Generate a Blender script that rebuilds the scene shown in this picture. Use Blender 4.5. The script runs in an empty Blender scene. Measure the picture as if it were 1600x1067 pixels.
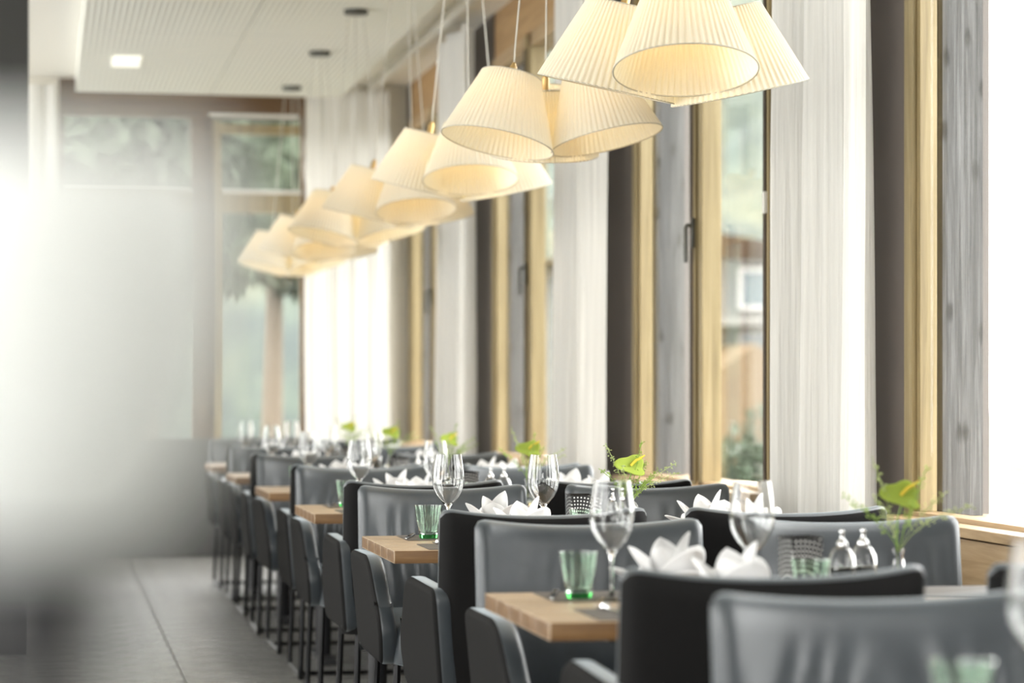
import bpy, bmesh, math, random
from mathutils import Vector, Matrix, noise, Euler
random.seed(7)
PI = math.pi
R = math.radians
sc = bpy.context.scene
C = sc.collection

# ------------------------------------------------------------------ camera, world, light, exposure
YAW = math.atan(730 / 4000)
cam_d = bpy.data.cameras.new('camera')
cam = bpy.data.objects.new('camera', cam_d)
C.objects.link(cam)
cam.location = (0, 0, 1.19)
cam.rotation_euler = (PI / 2, 0, -YAW)
cam_d.sensor_width = 36
cam_d.lens = 90
cam_d.shift_y = 74.5 / 1600
cam_d.clip_start = 0.05
cam_d.clip_end = 400
cam_d.dof.use_dof = True
cam_d.dof.focus_distance = 7.35
cam_d.dof.aperture_fstop = 2.6
sc.camera = cam

W = bpy.data.worlds.new('world')
sc.world = W
W.use_nodes = True
nt = W.node_tree
bg = nt.nodes['Background']
bg.inputs['Color'].default_value = (1.0, 0.99, 0.975, 1)
bg.inputs['Strength'].default_value = 6.0

sc.view_settings.view_transform = 'Standard'
sc.view_settings.look = 'None'
sc.view_settings.gamma = 1
sc.view_settings.use_curve_mapping = False
sc.view_settings.exposure = .82
sc.cycles.caustics_reflective = False
sc.cycles.caustics_refractive = False
sc.cycles.transparent_max_bounces = 24
sc.cycles.max_bounces = 14
sc.cycles.diffuse_bounces = 5
sc.cycles.transmission_bounces = 14
sc.cycles.sample_clamp_indirect = 6

BULB_W = .40


def portal(name, loc, rot, sx, sy):
    l = bpy.data.lights.new(name, 'AREA')
    l.shape = 'RECTANGLE'
    l.size = sx
    l.size_y = sy
    l.cycles.is_portal = True
    o = bpy.data.objects.new(name, l)
    o.location = loc
    o.rotation_euler = rot
    C.objects.link(o)


FAR = 18.5                       # far wall
JAMBS = [3.80, 7.49, 11.18, 14.84, 18.32]   # far jamb of each window bay on the right wall
BAYW = 2.2
for i, jy in enumerate(JAMBS):
    portal('daylight_portal', (2.92, jy - BAYW / 2, 2.0), (0, PI / 2, 0), 2.5, BAYW)
for ly in (-2.2, .9, 4.0, 7.1, 10.2, 13.3, 16.4):
    portal('daylight_portal', (-3.4, ly, 1.85), (0, -PI / 2, 0), 2.5, 2.3)
portal('daylight_portal', (-1.5, -4.12, 1.95), (PI / 2, 0, 0), 2.6, 1.5)
portal('daylight_portal', (0.97, FAR + 0.3, 2.0), (-PI / 2, 0, 0), 1.8, 2.6)


# ------------------------------------------------------------------ materials
def mat(name, color=(.8, .8, .8), rough=.5, metal=0, spec=.5, **kw):
    m = bpy.data.materials.new(name)
    m.use_nodes = True
    b = m.node_tree.nodes['Principled BSDF']
    b.inputs['Base Color'].default_value = (*color, 1)
    b.inputs['Roughness'].default_value = rough
    b.inputs['Metallic'].default_value = metal
    b.inputs['Specular IOR Level'].default_value = spec
    for k, v in kw.items():
        b.inputs[k].default_value = v
    return m


def nodes(m):
    return m.node_tree.nodes, m.node_tree.links, m.node_tree.nodes['Principled BSDF']


def coords(m, scale=(1, 1, 1), kind='Object', rot=(0, 0, 0)):
    n, l, b = nodes(m)
    tc = n.new('ShaderNodeTexCoord')
    mp = n.new('ShaderNodeMapping')
    mp.inputs['Scale'].default_value = scale
    mp.inputs['Rotation'].default_value = rot
    l.new(tc.outputs[kind], mp.inputs['Vector'])
    return mp.outputs['Vector']


def tex_noise(m, vec, scale, detail=4, rough=.55, dist=0):
    n, l, b = nodes(m)
    t = n.new('ShaderNodeTexNoise')
    t.inputs['Scale'].default_value = scale
    t.inputs['Detail'].default_value = detail
    t.inputs['Roughness'].default_value = rough
    t.inputs['Distortion'].default_value = dist
    l.new(vec, t.inputs['Vector'])
    return t.outputs['Fac']


def ramp(m, fac, stops):
    n, l, b = nodes(m)
    r = n.new('ShaderNodeValToRGB')
    e = r.color_ramp.elements
    e[0].position, e[0].color = stops[0][0], (*stops[0][1], 1)
    e[1].position, e[1].color = stops[-1][0], (*stops[-1][1], 1)
    for p, c in stops[1:-1]:
        x = e.new(p)
        x.color = (*c, 1)
    l.new(fac, r.inputs['Fac'])
    return r.outputs['Color']


def bump(m, fac, strength=.3, dist=.01):
    n, l, b = nodes(m)
    x = n.new('ShaderNodeBump')
    x.inputs['Strength'].default_value = strength
    x.inputs['Distance'].default_value = dist
    l.new(fac, x.inputs['Height'])
    l.new(x.outputs['Normal'], b.inputs['Normal'])


def wood(name, dark, mid, light, axis='X', rough=.45, stretch=14, scale=5, kind='Object', bstr=.15):
    m = mat(name, mid, rough)
    s = {'X': (1, stretch, stretch), 'Y': (stretch, 1, stretch), 'Z': (stretch, stretch, 1)}[axis]
    v = coords(m, s, kind)
    f = tex_noise(m, v, scale, 6, .6, .8)
    col = ramp(m, f, [(.3, dark), (.5, mid), (.72, light)])
    n, l, b = nodes(m)
    l.new(col, b.inputs['Base Color'])
    bump(m, f, bstr, .004)
    return m


M = {}
M['oak_top'] = wood('oak_table', (.28, .195, .12), (.39, .285, .185), (.47, .365, .255), 'X', .38, 16, 3)
M['oak_edge'] = wood('oak_edge_darker', (.10, .048, .016), (.155, .08, .028), (.21, .12, .048), 'X', .4, 16, 3)  # darker, redder oak colour for the upright plank faces
M['oak_frame'] = wood('oak_frame', (.20, .15, .07), (.27, .208, .10), (.345, .275, .145), 'Z', .45, 22, 1.6, 'Generated' if False else 'Object')
M['oak_frame_y'] = wood('oak_frame_along', (.30, .20, .10), (.40, .28, .155), (.48, .35, .21), 'Y', .45, 18, 1.6)
M['brown_beam'] = wood('brown_beam', (.085, .045, .018), (.125, .068, .028), (.18, .105, .045), 'X', .5, 18, 1.6)
M['lintel'] = wood('lintel_wood', (.30, .18, .08), (.38, .24, .11), (.45, .29, .14), 'Y', .5, 18, 1.2)


def weathered():
    m = mat('weathered_wood', (.4, .4, .4), .8)
    n, l, b = nodes(m)
    v = coords(m, (42, 42, .9))
    f = tex_noise(m, v, 2.0, 7, .7, 1.0)
    base = ramp(m, f, [(.35, (.020, .0205, .021)), (.5, (.066, .067, .069)), (.65, (.14, .141, .145))])
    # knots
    v2 = coords(m, (11, 11, 4.0), 'Object', (PI / 2, 0, 0))
    vo = n.new('ShaderNodeTexVoronoi')
    vo.voronoi_dimensions = '2D'
    vo.inputs['Scale'].default_value = 1.0
    l.new(v2, vo.inputs['Vector'])
    k = ramp(m, vo.outputs['Distance'], [(.07, (.10, .10, .10)), (.16, (1, 1, 1))])
    mx = n.new('ShaderNodeMix')
    mx.data_type = 'RGBA'
    mx.blend_type = 'MULTIPLY'
    mx.inputs[0].default_value = 1
    l.new(base, mx.inputs[6])
    l.new(k, mx.inputs[7])
    l.new(mx.outputs[2], b.inputs['Base Color'])
    bump(m, f, .3, .004)
    return m


M['weathered'] = weathered()


def leather():
    m = mat('slate_leather', (.04, .045, .05), .36, 0, .7)
    n, l, b = nodes(m)
    v = coords(m)
    f = tex_noise(m, v, 9, 5, .6)
    col = ramp(m, f, [(.3, (.024, .030, .036)), (.7, (.037, .045, .053))])
    l.new(col, b.inputs['Base Color'])
    f2 = tex_noise(m, v, 420, 3, .6)
    bump(m, f2, .22, .002)
    b.inputs['Sheen Weight'].default_value = .4
    b.inputs['Sheen Roughness'].default_value = .45
    b.inputs['Sheen Tint'].default_value = (.8, .9, .95, 1)
    return m


M['leather'] = leather()
M['shell'] = mat('black_shell_cover', (.0075, .0072, .0072), .75, 0, .1)
bump(M['shell'], tex_noise(M['shell'], coords(M['shell']), 420, 3, .6), .2, .002)
M['black_metal'] = mat('black_metal', (.012, .012, .013), .35, .6)
M['dark_table_base'] = mat('dark_table_base', (.02, .02, .022), .5)
M['chrome'] = mat('chrome', (.8, .8, .8), .12, 1)
M['brass'] = mat('socket_brass', (.62, .42, .18), .35, .8)
M['white_metal'] = mat('white_metal', (.75, .74, .7), .4, .2)
M['cord'] = mat('pale_cord', (.62, .6, .54), .6)
M['canopy'] = mat('canopy_metal', (.10, .10, .09), .4, .7)
M['dark_gasket'] = mat('dark_gasket', (.035, .02, .01), .6)
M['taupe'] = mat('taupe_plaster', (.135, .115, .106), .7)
M['dark_panel'] = mat('dark_panel', (.06, .06, .058), .5)
M['column_dark'] = mat('column_dark', (.022, .022, .02), .6)
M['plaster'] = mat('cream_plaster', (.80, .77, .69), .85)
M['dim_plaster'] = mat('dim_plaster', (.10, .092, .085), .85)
M['ceiling_paint'] = mat('ceiling_paint', (.84, .82, .76), .9)
M['mat_leather'] = mat('placemat_leather', (.085, .072, .06), .6)
M['lamp_emit'] = mat('lit_diffuser', (.9, .9, .85), .5)
_b = M['lamp_emit'].node_tree.nodes['Principled BSDF']
_b.inputs['Emission Color'].default_value = (1, .97, .85, 1)
_b.inputs['Emission Strength'].default_value = .35
M['bulb'] = mat('warm_bulb', (1, .8, .5), .5)
_b = M['bulb'].node_tree.nodes['Principled BSDF']
_b.inputs['Emission Color'].default_value = (1, .72, .38, 1)
_b.inputs['Emission Strength'].default_value = 2.0


def ribbed():
    m = mat('ribbed_ceiling_panel', (.70, .70, .63), .85)
    n, l, b = nodes(m)
    tc = n.new('ShaderNodeTexCoord')
    w = n.new('ShaderNodeTexWave')
    w.bands_direction = 'X'
    w.inputs['Scale'].default_value = 9
    w.inputs['Distortion'].default_value = .2
    l.new(tc.outputs['Object'], w.inputs['Vector'])
    c = ramp(m, w.outputs['Fac'], [(.1, (.74, .74, .68)), (.5, (.84, .84, .78))])
    l.new(c, b.inputs['Base Color'])
    bump(m, w.outputs['Fac'], .4, .01)
    return m


M['ribbed'] = ribbed()


def cloth(name, color, trans=.5, tcol=None, vscale=None, bstr=.25):
    m = bpy.data.materials.new(name)
    m.use_nodes = True
    n, l = m.node_tree.nodes, m.node_tree.links
    n.clear()
    out = n.new('ShaderNodeOutputMaterial')
    d = n.new('ShaderNodeBsdfDiffuse')
    t = n.new('ShaderNodeBsdfTranslucent')
    mx = n.new('ShaderNodeMixShader')
    d.inputs['Color'].default_value = (*color, 1)
    t.inputs['Color'].default_value = (*(tcol or color), 1)
    mx.inputs[0].default_value = trans
    l.new(d.outputs[0], mx.inputs[1])
    l.new(t.outputs[0], mx.inputs[2])
    l.new(mx.outputs[0], out.inputs['Surface'])
    if vscale:
        tc = n.new('ShaderNodeTexCoord')
        mp = n.new('ShaderNodeMapping')
        mp.inputs['Scale'].default_value = vscale
        l.new(tc.outputs['Object'], mp.inputs['Vector'])
        x = n.new('ShaderNodeTexNoise')
        x.inputs['Scale'].default_value = 1
        x.inputs['Detail'].default_value = 5
        l.new(mp.outputs['Vector'], x.inputs['Vector'])
        bp = n.new('ShaderNodeBump')
        bp.inputs['Strength'].default_value = bstr
        bp.inputs['Distance'].default_value = .02
        l.new(x.outputs['Fac'], bp.inputs['Height'])
        l.new(bp.outputs['Normal'], d.inputs['Normal'])
        cr = n.new('ShaderNodeValToRGB')
        cr.color_ramp.elements[0].position = .3
        cr.color_ramp.elements[1].position = .7
        cr.color_ramp.elements[0].color = (*[c * .86 for c in color], 1)
        cr.color_ramp.elements[1].color = (*color, 1)
        l.new(x.outputs['Fac'], cr.inputs['Fac'])
        l.new(cr.outputs['Color'], d.inputs['Color'])
        l.new(cr.outputs['Color'], t.inputs['Color'])
    return m


M['curtain'] = cloth('linen_curtain', (.86, .85, .81), .28, None, (60, 60, 1.5), .5)
M['shade'] = cloth('pleated_shade_fabric', (.79, .77, .68), .36, (.83, .75, .54))
M['napkin'] = cloth('white_napkin', (.86, .86, .86), .2)
M['spathe'] = cloth('green_spathe', (.40, .50, .10), .3, (.50, .60, .14))
M['sprig'] = cloth('green_sprig', (.28, .42, .10), .3, (.5, .65, .2))
M['pod'] = cloth('pale_pod', (.50, .58, .28), .3)
M['spadix'] = mat('yellow_spadix', (.72, .55, .05), .5)
M['stem'] = mat('green_stem', (.22, .38, .06), .5)
M['ceramic'] = mat('white_ceramic', (.80, .82, .81), .25)
M['milk'] = cloth('milk_glass', (.97, .98, .97), .5)


def glass(name, col=(1, 1, 1), ior=1.45, rough=0):
    m = mat(name, col, rough)
    b = m.node_tree.nodes['Principled BSDF']
    b.inputs['Transmission Weight'].default_value = 1
    b.inputs['IOR'].default_value = ior
    return m


M['glass'] = glass('clear_glass', (.985, .99, .985), 1.45)
M['green_glass'] = glass('green_glass', (.80, .92, .82), 1.45)
M['green_base'] = glass('deep_green_glass', (.10, .62, .14), 1.45)
M['pale_glass'] = glass('pale_green_glass', (.90, .96, .92), 1.45)


def pane_mat():
    m = bpy.data.materials.new('window_glass')
    m.use_nodes = True
    n, l = m.node_tree.nodes, m.node_tree.links
    n.clear()
    out = n.new('ShaderNodeOutputMaterial')
    tr = n.new('ShaderNodeBsdfTransparent')
    tr.inputs['Color'].default_value = (.975, .98, .975, 1)
    gl = n.new('ShaderNodeBsdfGlossy')
    gl.inputs['Roughness'].default_value = 0
    gl.inputs['Color'].default_value = (1, 1, 1, 1)
    geo = n.new('ShaderNodeNewGeometry')
    dot = n.new('ShaderNodeVectorMath')
    dot.operation = 'DOT_PRODUCT'
    l.new(geo.outputs['Incoming'], dot.inputs[0])
    l.new(geo.outputs['Normal'], dot.inputs[1])
    prev_ = dot.outputs['Value']
    for op, val in (('ABSOLUTE', None), ('SUBTRACT', 1), ('POWER', 5), ('MULTIPLY_ADD', .94)):
        q = n.new('ShaderNodeMath')
        q.operation = op
        if op == 'SUBTRACT':
            q.inputs[0].default_value = 1
            l.new(prev_, q.inputs[1])
        else:
            l.new(prev_, q.inputs[0])
            if val is not None:
                q.inputs[1].default_value = val
            if op == 'MULTIPLY_ADD':
                q.inputs[2].default_value = .06
        prev_ = q.outputs[0]
    half = n.new('ShaderNodeMath')
    half.operation = 'MULTIPLY'
    l.new(prev_, half.inputs[0])
    half.inputs[1].default_value = .6
    mx = n.new('ShaderNodeMixShader')
    l.new(half.outputs[0], mx.inputs[0])
    l.new(tr.outputs[0], mx.inputs[1])
    l.new(gl.outputs[0], mx.inputs[2])
    l.new(mx.outputs[0], out.inputs['Surface'])
    return m


M['pane'] = pane_mat()


def floor_mat():
    m = mat('dark_plank_tile', (.09, .088, .082), .34, 0, .5)
    n, l, b = nodes(m)
    v = coords(m, (1.5, 22, 22))
    f = tex_noise(m, v, 2.4, 6, .6, .6)
    info = n.new('ShaderNodeObjectInfo')
    col = ramp(m, f, [(.3, (.14, .14, .13)), (.55, (.21, .207, .195)), (.75, (.29, .285, .265))])
    l.new(col, b.inputs['Base Color'])
    rr = ramp(m, f, [(.3, (.34, .34, .34)), (.7, (.22, .22, .22))])
    l.new(rr, b.inputs['Roughness'])
    bump(m, f, .25, .004)
    return m


M['floor'] = floor_mat()


def lantern_mat():
    m = mat('perforated_black', (.012, .012, .014), .4)
    n, l, b = nodes(m)
    tc = n.new('ShaderNodeTexCoord')
    # polar dot print: rings around one lower corner
    sep = n.new('ShaderNodeSeparateXYZ')
    l.new(tc.outputs['Object'], sep.inputs[0])

    def mth(op, a, bb=None):
        x = n.new('ShaderNodeMath')
        x.operation = op
        for i, q in enumerate((a, bb)):
            if q is None:
                continue
            if isinstance(q, (int, float)):
                x.inputs[i].default_value = q
            else:
                l.new(q, x.inputs[i])
        return x.outputs[0]
    u = mth('ADD', mth('ADD', sep.outputs[0], sep.outputs[1]), .05)
    w = mth('ADD', sep.outputs[2], .01)
    r = mth('SQRT', mth('ADD', mth('MULTIPLY', u, u), mth('MULTIPLY', w, w)))
    a = mth('ARCTAN2', w, u)
    rr = mth('MULTIPLY', r, 100)
    fr = mth('SUBTRACT', mth('FRACT', rr), .5)
    fa = mth('SUBTRACT', mth('FRACT', mth('MULTIPLY', a, 13)), .5)
    fa2 = mth('MULTIPLY', fa, mth('MULTIPLY', r, 7.7))
    d = mth('SQRT', mth('ADD', mth('MULTIPLY', fr, fr), mth('MULTIPLY', fa2, fa2)))
    k = ramp(m, d, [(.20, (.70, .71, .69)), (.28, (.010, .010, .012))])
    l.new(k, b.inputs['Base Color'])
    return m


M['lantern'] = lantern_mat()


# ------------------------------------------------------------------ mesh helpers
def link(name, me, parent=None, m=None):
    o = bpy.data.objects.new(name, me)
    C.objects.link(o)
    if m is not None and not me.materials:
        me.materials.append(m)
    if parent is not None:
        o.parent = parent
    return o


def finish(name, bm, m, parent=None, smooth=True, angle=40):
    bmesh.ops.recalc_face_normals(bm, faces=bm.faces)
    me = bpy.data.meshes.new(name)
    bm.to_mesh(me)
    bm.free()
    if smooth:
        for p in me.polygons:
            p.use_smooth = True
        try:
            me.set_sharp_from_angle(angle=R(angle))
        except Exception:
            pass
    return link(name, me, parent, m)


def tag(o, label=None, cat=None, group=None, kind=None):
    if label:
        o['label'] = label
    if cat:
        o['category'] = cat
    if group:
        o['group'] = group
    if kind:
        o['kind'] = kind
    return o


def thing(name, label, cat, loc=(0, 0, 0), rz=0, group=None):
    o = bpy.data.objects.new(name, None)
    o.empty_display_size = .1
    C.objects.link(o)
    o.location = loc
    o.rotation_euler = (0, 0, rz)
    return tag(o, label, cat, group)


def dup(root, loc, rz=0, label=None, group=None):
    r = root.copy()
    C.objects.link(r)
    r.location = loc
    r.rotation_euler = (0, 0, rz)
    if label:
        r['label'] = label
    if group:
        r['group'] = group
    for ch in list(root.children):
        c = ch.copy()
        C.objects.link(c)
        c.parent = r
        for g in list(ch.children):
            d = g.copy()
            C.objects.link(d)
            d.parent = c
    return r


def box(bm, x0, x1, y0, y1, z0, z1, bev=0):
    r = bmesh.ops.create_cube(bm, size=1)
    vs = r['verts']
    bmesh.ops.scale(bm, vec=(x1 - x0, y1 - y0, z1 - z0), verts=vs)
    bmesh.ops.translate(bm, vec=((x0 + x1) / 2, (y0 + y1) / 2, (z0 + z1) / 2), verts=vs)
    if bev:
        es = {e for v in vs for e in v.link_edges}
        bmesh.ops.bevel(bm, geom=list(es), offset=bev, segments=2, affect='EDGES', profile=.6)


def boxo(name, b, m, parent=None, bev=0, smooth=False):
    bm = bmesh.new()
    box(bm, *b, bev=bev)
    return finish(name, bm, m, parent, smooth)


def tube(bm, pts, rad, n=8, cap=True):
    pts = [Vector(p) for p in pts]
    rads = rad if isinstance(rad, (list, tuple)) else [rad] * len(pts)
    rings = []
    prev = None
    for i, p in enumerate(pts):
        t = (pts[min(i + 1, len(pts) - 1)] - pts[max(i - 1, 0)]).normalized()
        if prev is None:
            a = Vector((0, 0, 1)) if abs(t.z) < .9 else Vector((1, 0, 0))
            u = t.cross(a).normalized()
        else:
            u = (prev - t * prev.dot(t)).normalized()
        prev = u
        v = t.cross(u)
        rings.append([bm.verts.new(p + (u * math.cos(2 * PI * k / n) + v * math.sin(2 * PI * k / n)) * rads[i]) for k in range(n)])
    for a, b in zip(rings, rings[1:]):
        for k in range(n):
            bm.faces.new((a[k], a[(k + 1) % n], b[(k + 1) % n], b[k]))
    if cap:
        bm.faces.new(rings[0][::-1])
        bm.faces.new(rings[-1])


def lathe(bm, prof, n=32, cx=0, cy=0, mod=None, close=False):
    rings = []
    for r, z in prof:
        if r < 1e-6:
            rings.append([bm.verts.new((cx, cy, z))])
        else:
            ring = []
            for k in range(n):
                a = 2 * PI * k / n
                rr = r * (mod(a, r, z) if mod else 1)
                ring.append(bm.verts.new((cx + rr * math.cos(a), cy + rr * math.sin(a), z)))
            rings.append(ring)
    if close:
        rings.append(rings[0])
    for a, b in zip(rings, rings[1:]):
        if len(a) == 1 and len(b) == 1:
            continue
        for k in range(n):
            k2 = (k + 1) % n
            if len(a) == 1:
                bm.faces.new((a[0], b[k2], b[k]))
            elif len(b) == 1:
                bm.faces.new((a[k], a[k2], b[0]))
            else:
                bm.faces.new((a[k], a[k2], b[k2], b[k]))


def slab(bm, outline, t, r, fx):
    """outline: closed list of (a,b); rounded slab of thickness t; fx(a,b,d) -> xyz"""
    n = len(outline)

    def inset(d):
        res = []
        for i in range(n):
            p0, p1, p2 = Vector(outline[i - 1]), Vector(outline[i]), Vector(outline[(i + 1) % n])
            e1, e2 = (p1 - p0).normalized(), (p2 - p1).normalized()
            n1, n2 = Vector((-e1.y, e1.x)), Vector((-e2.y, e2.x))
            nn = (n1 + n2)
            nn = nn.normalized() if nn.length > 1e-6 else n1
            res.append(p1 + nn * d)
        return res
    rings = []
    for k in range(6):
        a = PI / 2 * k / 5
        rings.append((r * (1 - math.sin(a)), -t / 2 + r * (1 - math.cos(a)) if False else -t / 2 + r * (1 - math.cos(a))))
    seq = [(r * (1 - math.sin(PI / 2 * k / 4)), -t / 2 + r * (1 - math.cos(PI / 2 * k / 4))) for k in range(5)]
    seq = [(r * 1.2, -t / 2)] + seq
    seq += [(i, -d) for i, d in reversed(seq)]
    vr = []
    for ins, d in seq:
        vr.append([bm.verts.new(fx(p.x, p.y, d)) for p in inset(ins)])
    for a, b in zip(vr, vr[1:]):
        for k in range(n):
            bm.faces.new((a[k], a[(k + 1) % n], b[(k + 1) % n], b[k]))
    bm.faces.new(vr[0][::-1])
    bm.faces.new(vr[-1])


def fillet(pts, radii, n=5):
    out = []
    m_ = len(pts)
    for i in range(m_):
        p0, p1, p2 = Vector(pts[i - 1]), Vector(pts[i]), Vector(pts[(i + 1) % m_])
        r = radii[i]
        if r <= 0:
            out.append(tuple(p1))
            continue
        d1, d2 = (p0 - p1).normalized(), (p2 - p1).normalized()
        a, b = p1 + d1 * r, p1 + d2 * r
        for k in range(n + 1):
            t = k / n
            q = a * (1 - t) ** 2 + p1 * 2 * t * (1 - t) + b * t * t
            out.append(tuple(q))
    return out


# ------------------------------------------------------------------ SETTING
def struct(o):
    o['kind'] = 'structure'
    return o


XL, YB, ZC = -3.2, -4.0, 3.40
fl = struct(boxo('floor', (XL, 3.2, YB, FAR + .3, -.12, -.012), mat('floor_bed', (.05, .05, .048), .6)))
tile_me = None
for ix in range(-1, 3):
    for iy in range(32):
        x0 = -.635 + ix * 1.2
        y0 = 9.0 + iy * .3
        if y0 + .3 > FAR + .01:
            continue
        if tile_me is None:
            bm = bmesh.new()
            box(bm, .002, 1.198, .0015, .2985, -.012, 0, bev=0)
            bmesh.ops.bevel(bm, geom=[e for e in bm.edges if all(v.co.z > -.001 for v in e.verts)], offset=.0025, segments=1, affect='EDGES')
            to = finish('tile', bm, M['floor'], fl, False)
            tile_me = to.data
        else:
            to = link('tile', tile_me, fl)
        to.location = (x0, y0, 0)
struct_floor2 = boxo('tile_field', (XL, 3.0, YB, 9.0, -.012, 0), M['floor'], fl)
struct_floor3 = boxo('tile_field', (XL, -1.835, 9.0, FAR, -.012, 0), M['floor'], fl)

# ceiling and hung raft of ribbed panels
ce = struct(boxo('ceiling', (XL, 2.9, YB, FAR + .3, ZC, ZC + .15), M['ceiling_paint']))
px_ = [.21, 1.15, 2.08]
py_ = [2.27, 5.47, 8.67, 11.87, 15.07, 18.22]
for a in range(2):
    for b in range(5):
        bm = bmesh.new()
        box(bm, px_[a] + .004, px_[a + 1] - .004, py_[b] + .006, py_[b + 1] - .006, 3.272, ZC, bev=0)
        finish('ceiling_panel', bm, M['ribbed'], ce, False)
lt = boxo('ceiling_light', (.42, .60, 16.15, 16.65, 3.262, 3.275), M['lamp_emit'])
tag(lt, 'lit rectangular flush light in the ceiling panel at upper left', 'ceiling light')
struct(boxo('trim_1', (2.30, 2.34, 1.0, FAR - .05, 3.34, ZC), M['white_metal']))   # curtain rail

# left and back walls
bm = bmesh.new()
_p = YB
for ly in (-2.2, .9, 4.0, 7.1, 10.2, 13.3, 16.4):
    box(bm, XL - .15, XL, _p, ly - 1.15, -.1, ZC)
    box(bm, XL - .15, XL, ly - 1.15, ly + 1.15, -.1, .6)
    box(bm, XL - .15, XL, ly - 1.15, ly + 1.15, 3.1, ZC)
    _p = ly + 1.15
box(bm, XL - .15, XL, _p, FAR + .3, -.1, ZC)
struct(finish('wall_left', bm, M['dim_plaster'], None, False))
for k, ly in enumerate((-2.2, .9, 4.0, 7.1, 10.2, 13.3, 16.4)):  # unseen windows along the left wall, added to let in fill light
    bm = bmesh.new()
    for y_ in (ly - 1.15, ly - .035, ly + 1.08):
        box(bm, XL - .12, XL - .03, y_, y_ + .07, .6, 3.1)
    for z_ in (.6, 3.03):
        box(bm, XL - .12, XL - .03, ly - 1.08, ly + 1.08, z_, z_ + .07)
    added_win_l = struct(finish('window_%d' % (8 + k), bm, M['oak_frame'], None, False))
    for y_ in (ly - 1.08, ly + .035):
        boxo('pane', (XL - .08, XL - .073, y_, y_ + 1.045, .67, 3.03), M['pane'], added_win_l)
bm = bmesh.new()
box(bm, XL, -2.8, YB - .15, YB, -.1, ZC)
box(bm, -.2, 2.9, YB - .15, YB, -.1, ZC)
box(bm, -2.8, -.2, YB - .15, YB, 2.7, ZC)
box(bm, -2.8, -.2, YB - .15, YB, -.1, 1.2)
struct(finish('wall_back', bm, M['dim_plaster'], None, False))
bm = bmesh.new()  # unseen window behind the camera, added for more light from the back
for x in (-2.8, -1.535, -.27):
    box(bm, x, x + .07, YB - .12, YB - .04, 1.2, 2.7)
for z_ in (1.2, 2.63):
    box(bm, -2.73, -.27, YB - .12, YB - .04, z_, z_ + .07)
added_win_b = struct(finish('window_7', bm, M['oak_frame'], None, False))
for x in (-2.73, -1.465):
    boxo('pane', (x, x + 1.195, YB - .085, YB - .078, 1.27, 2.63), M['pane'], added_win_b)
col = boxo('column', (-.95, -.075, 11.7, 12.5, 0, ZC), M['column_dark'])
tag(col, 'dark square column at the far left edge', 'column')
col['kind'] = 'structure'

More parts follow.
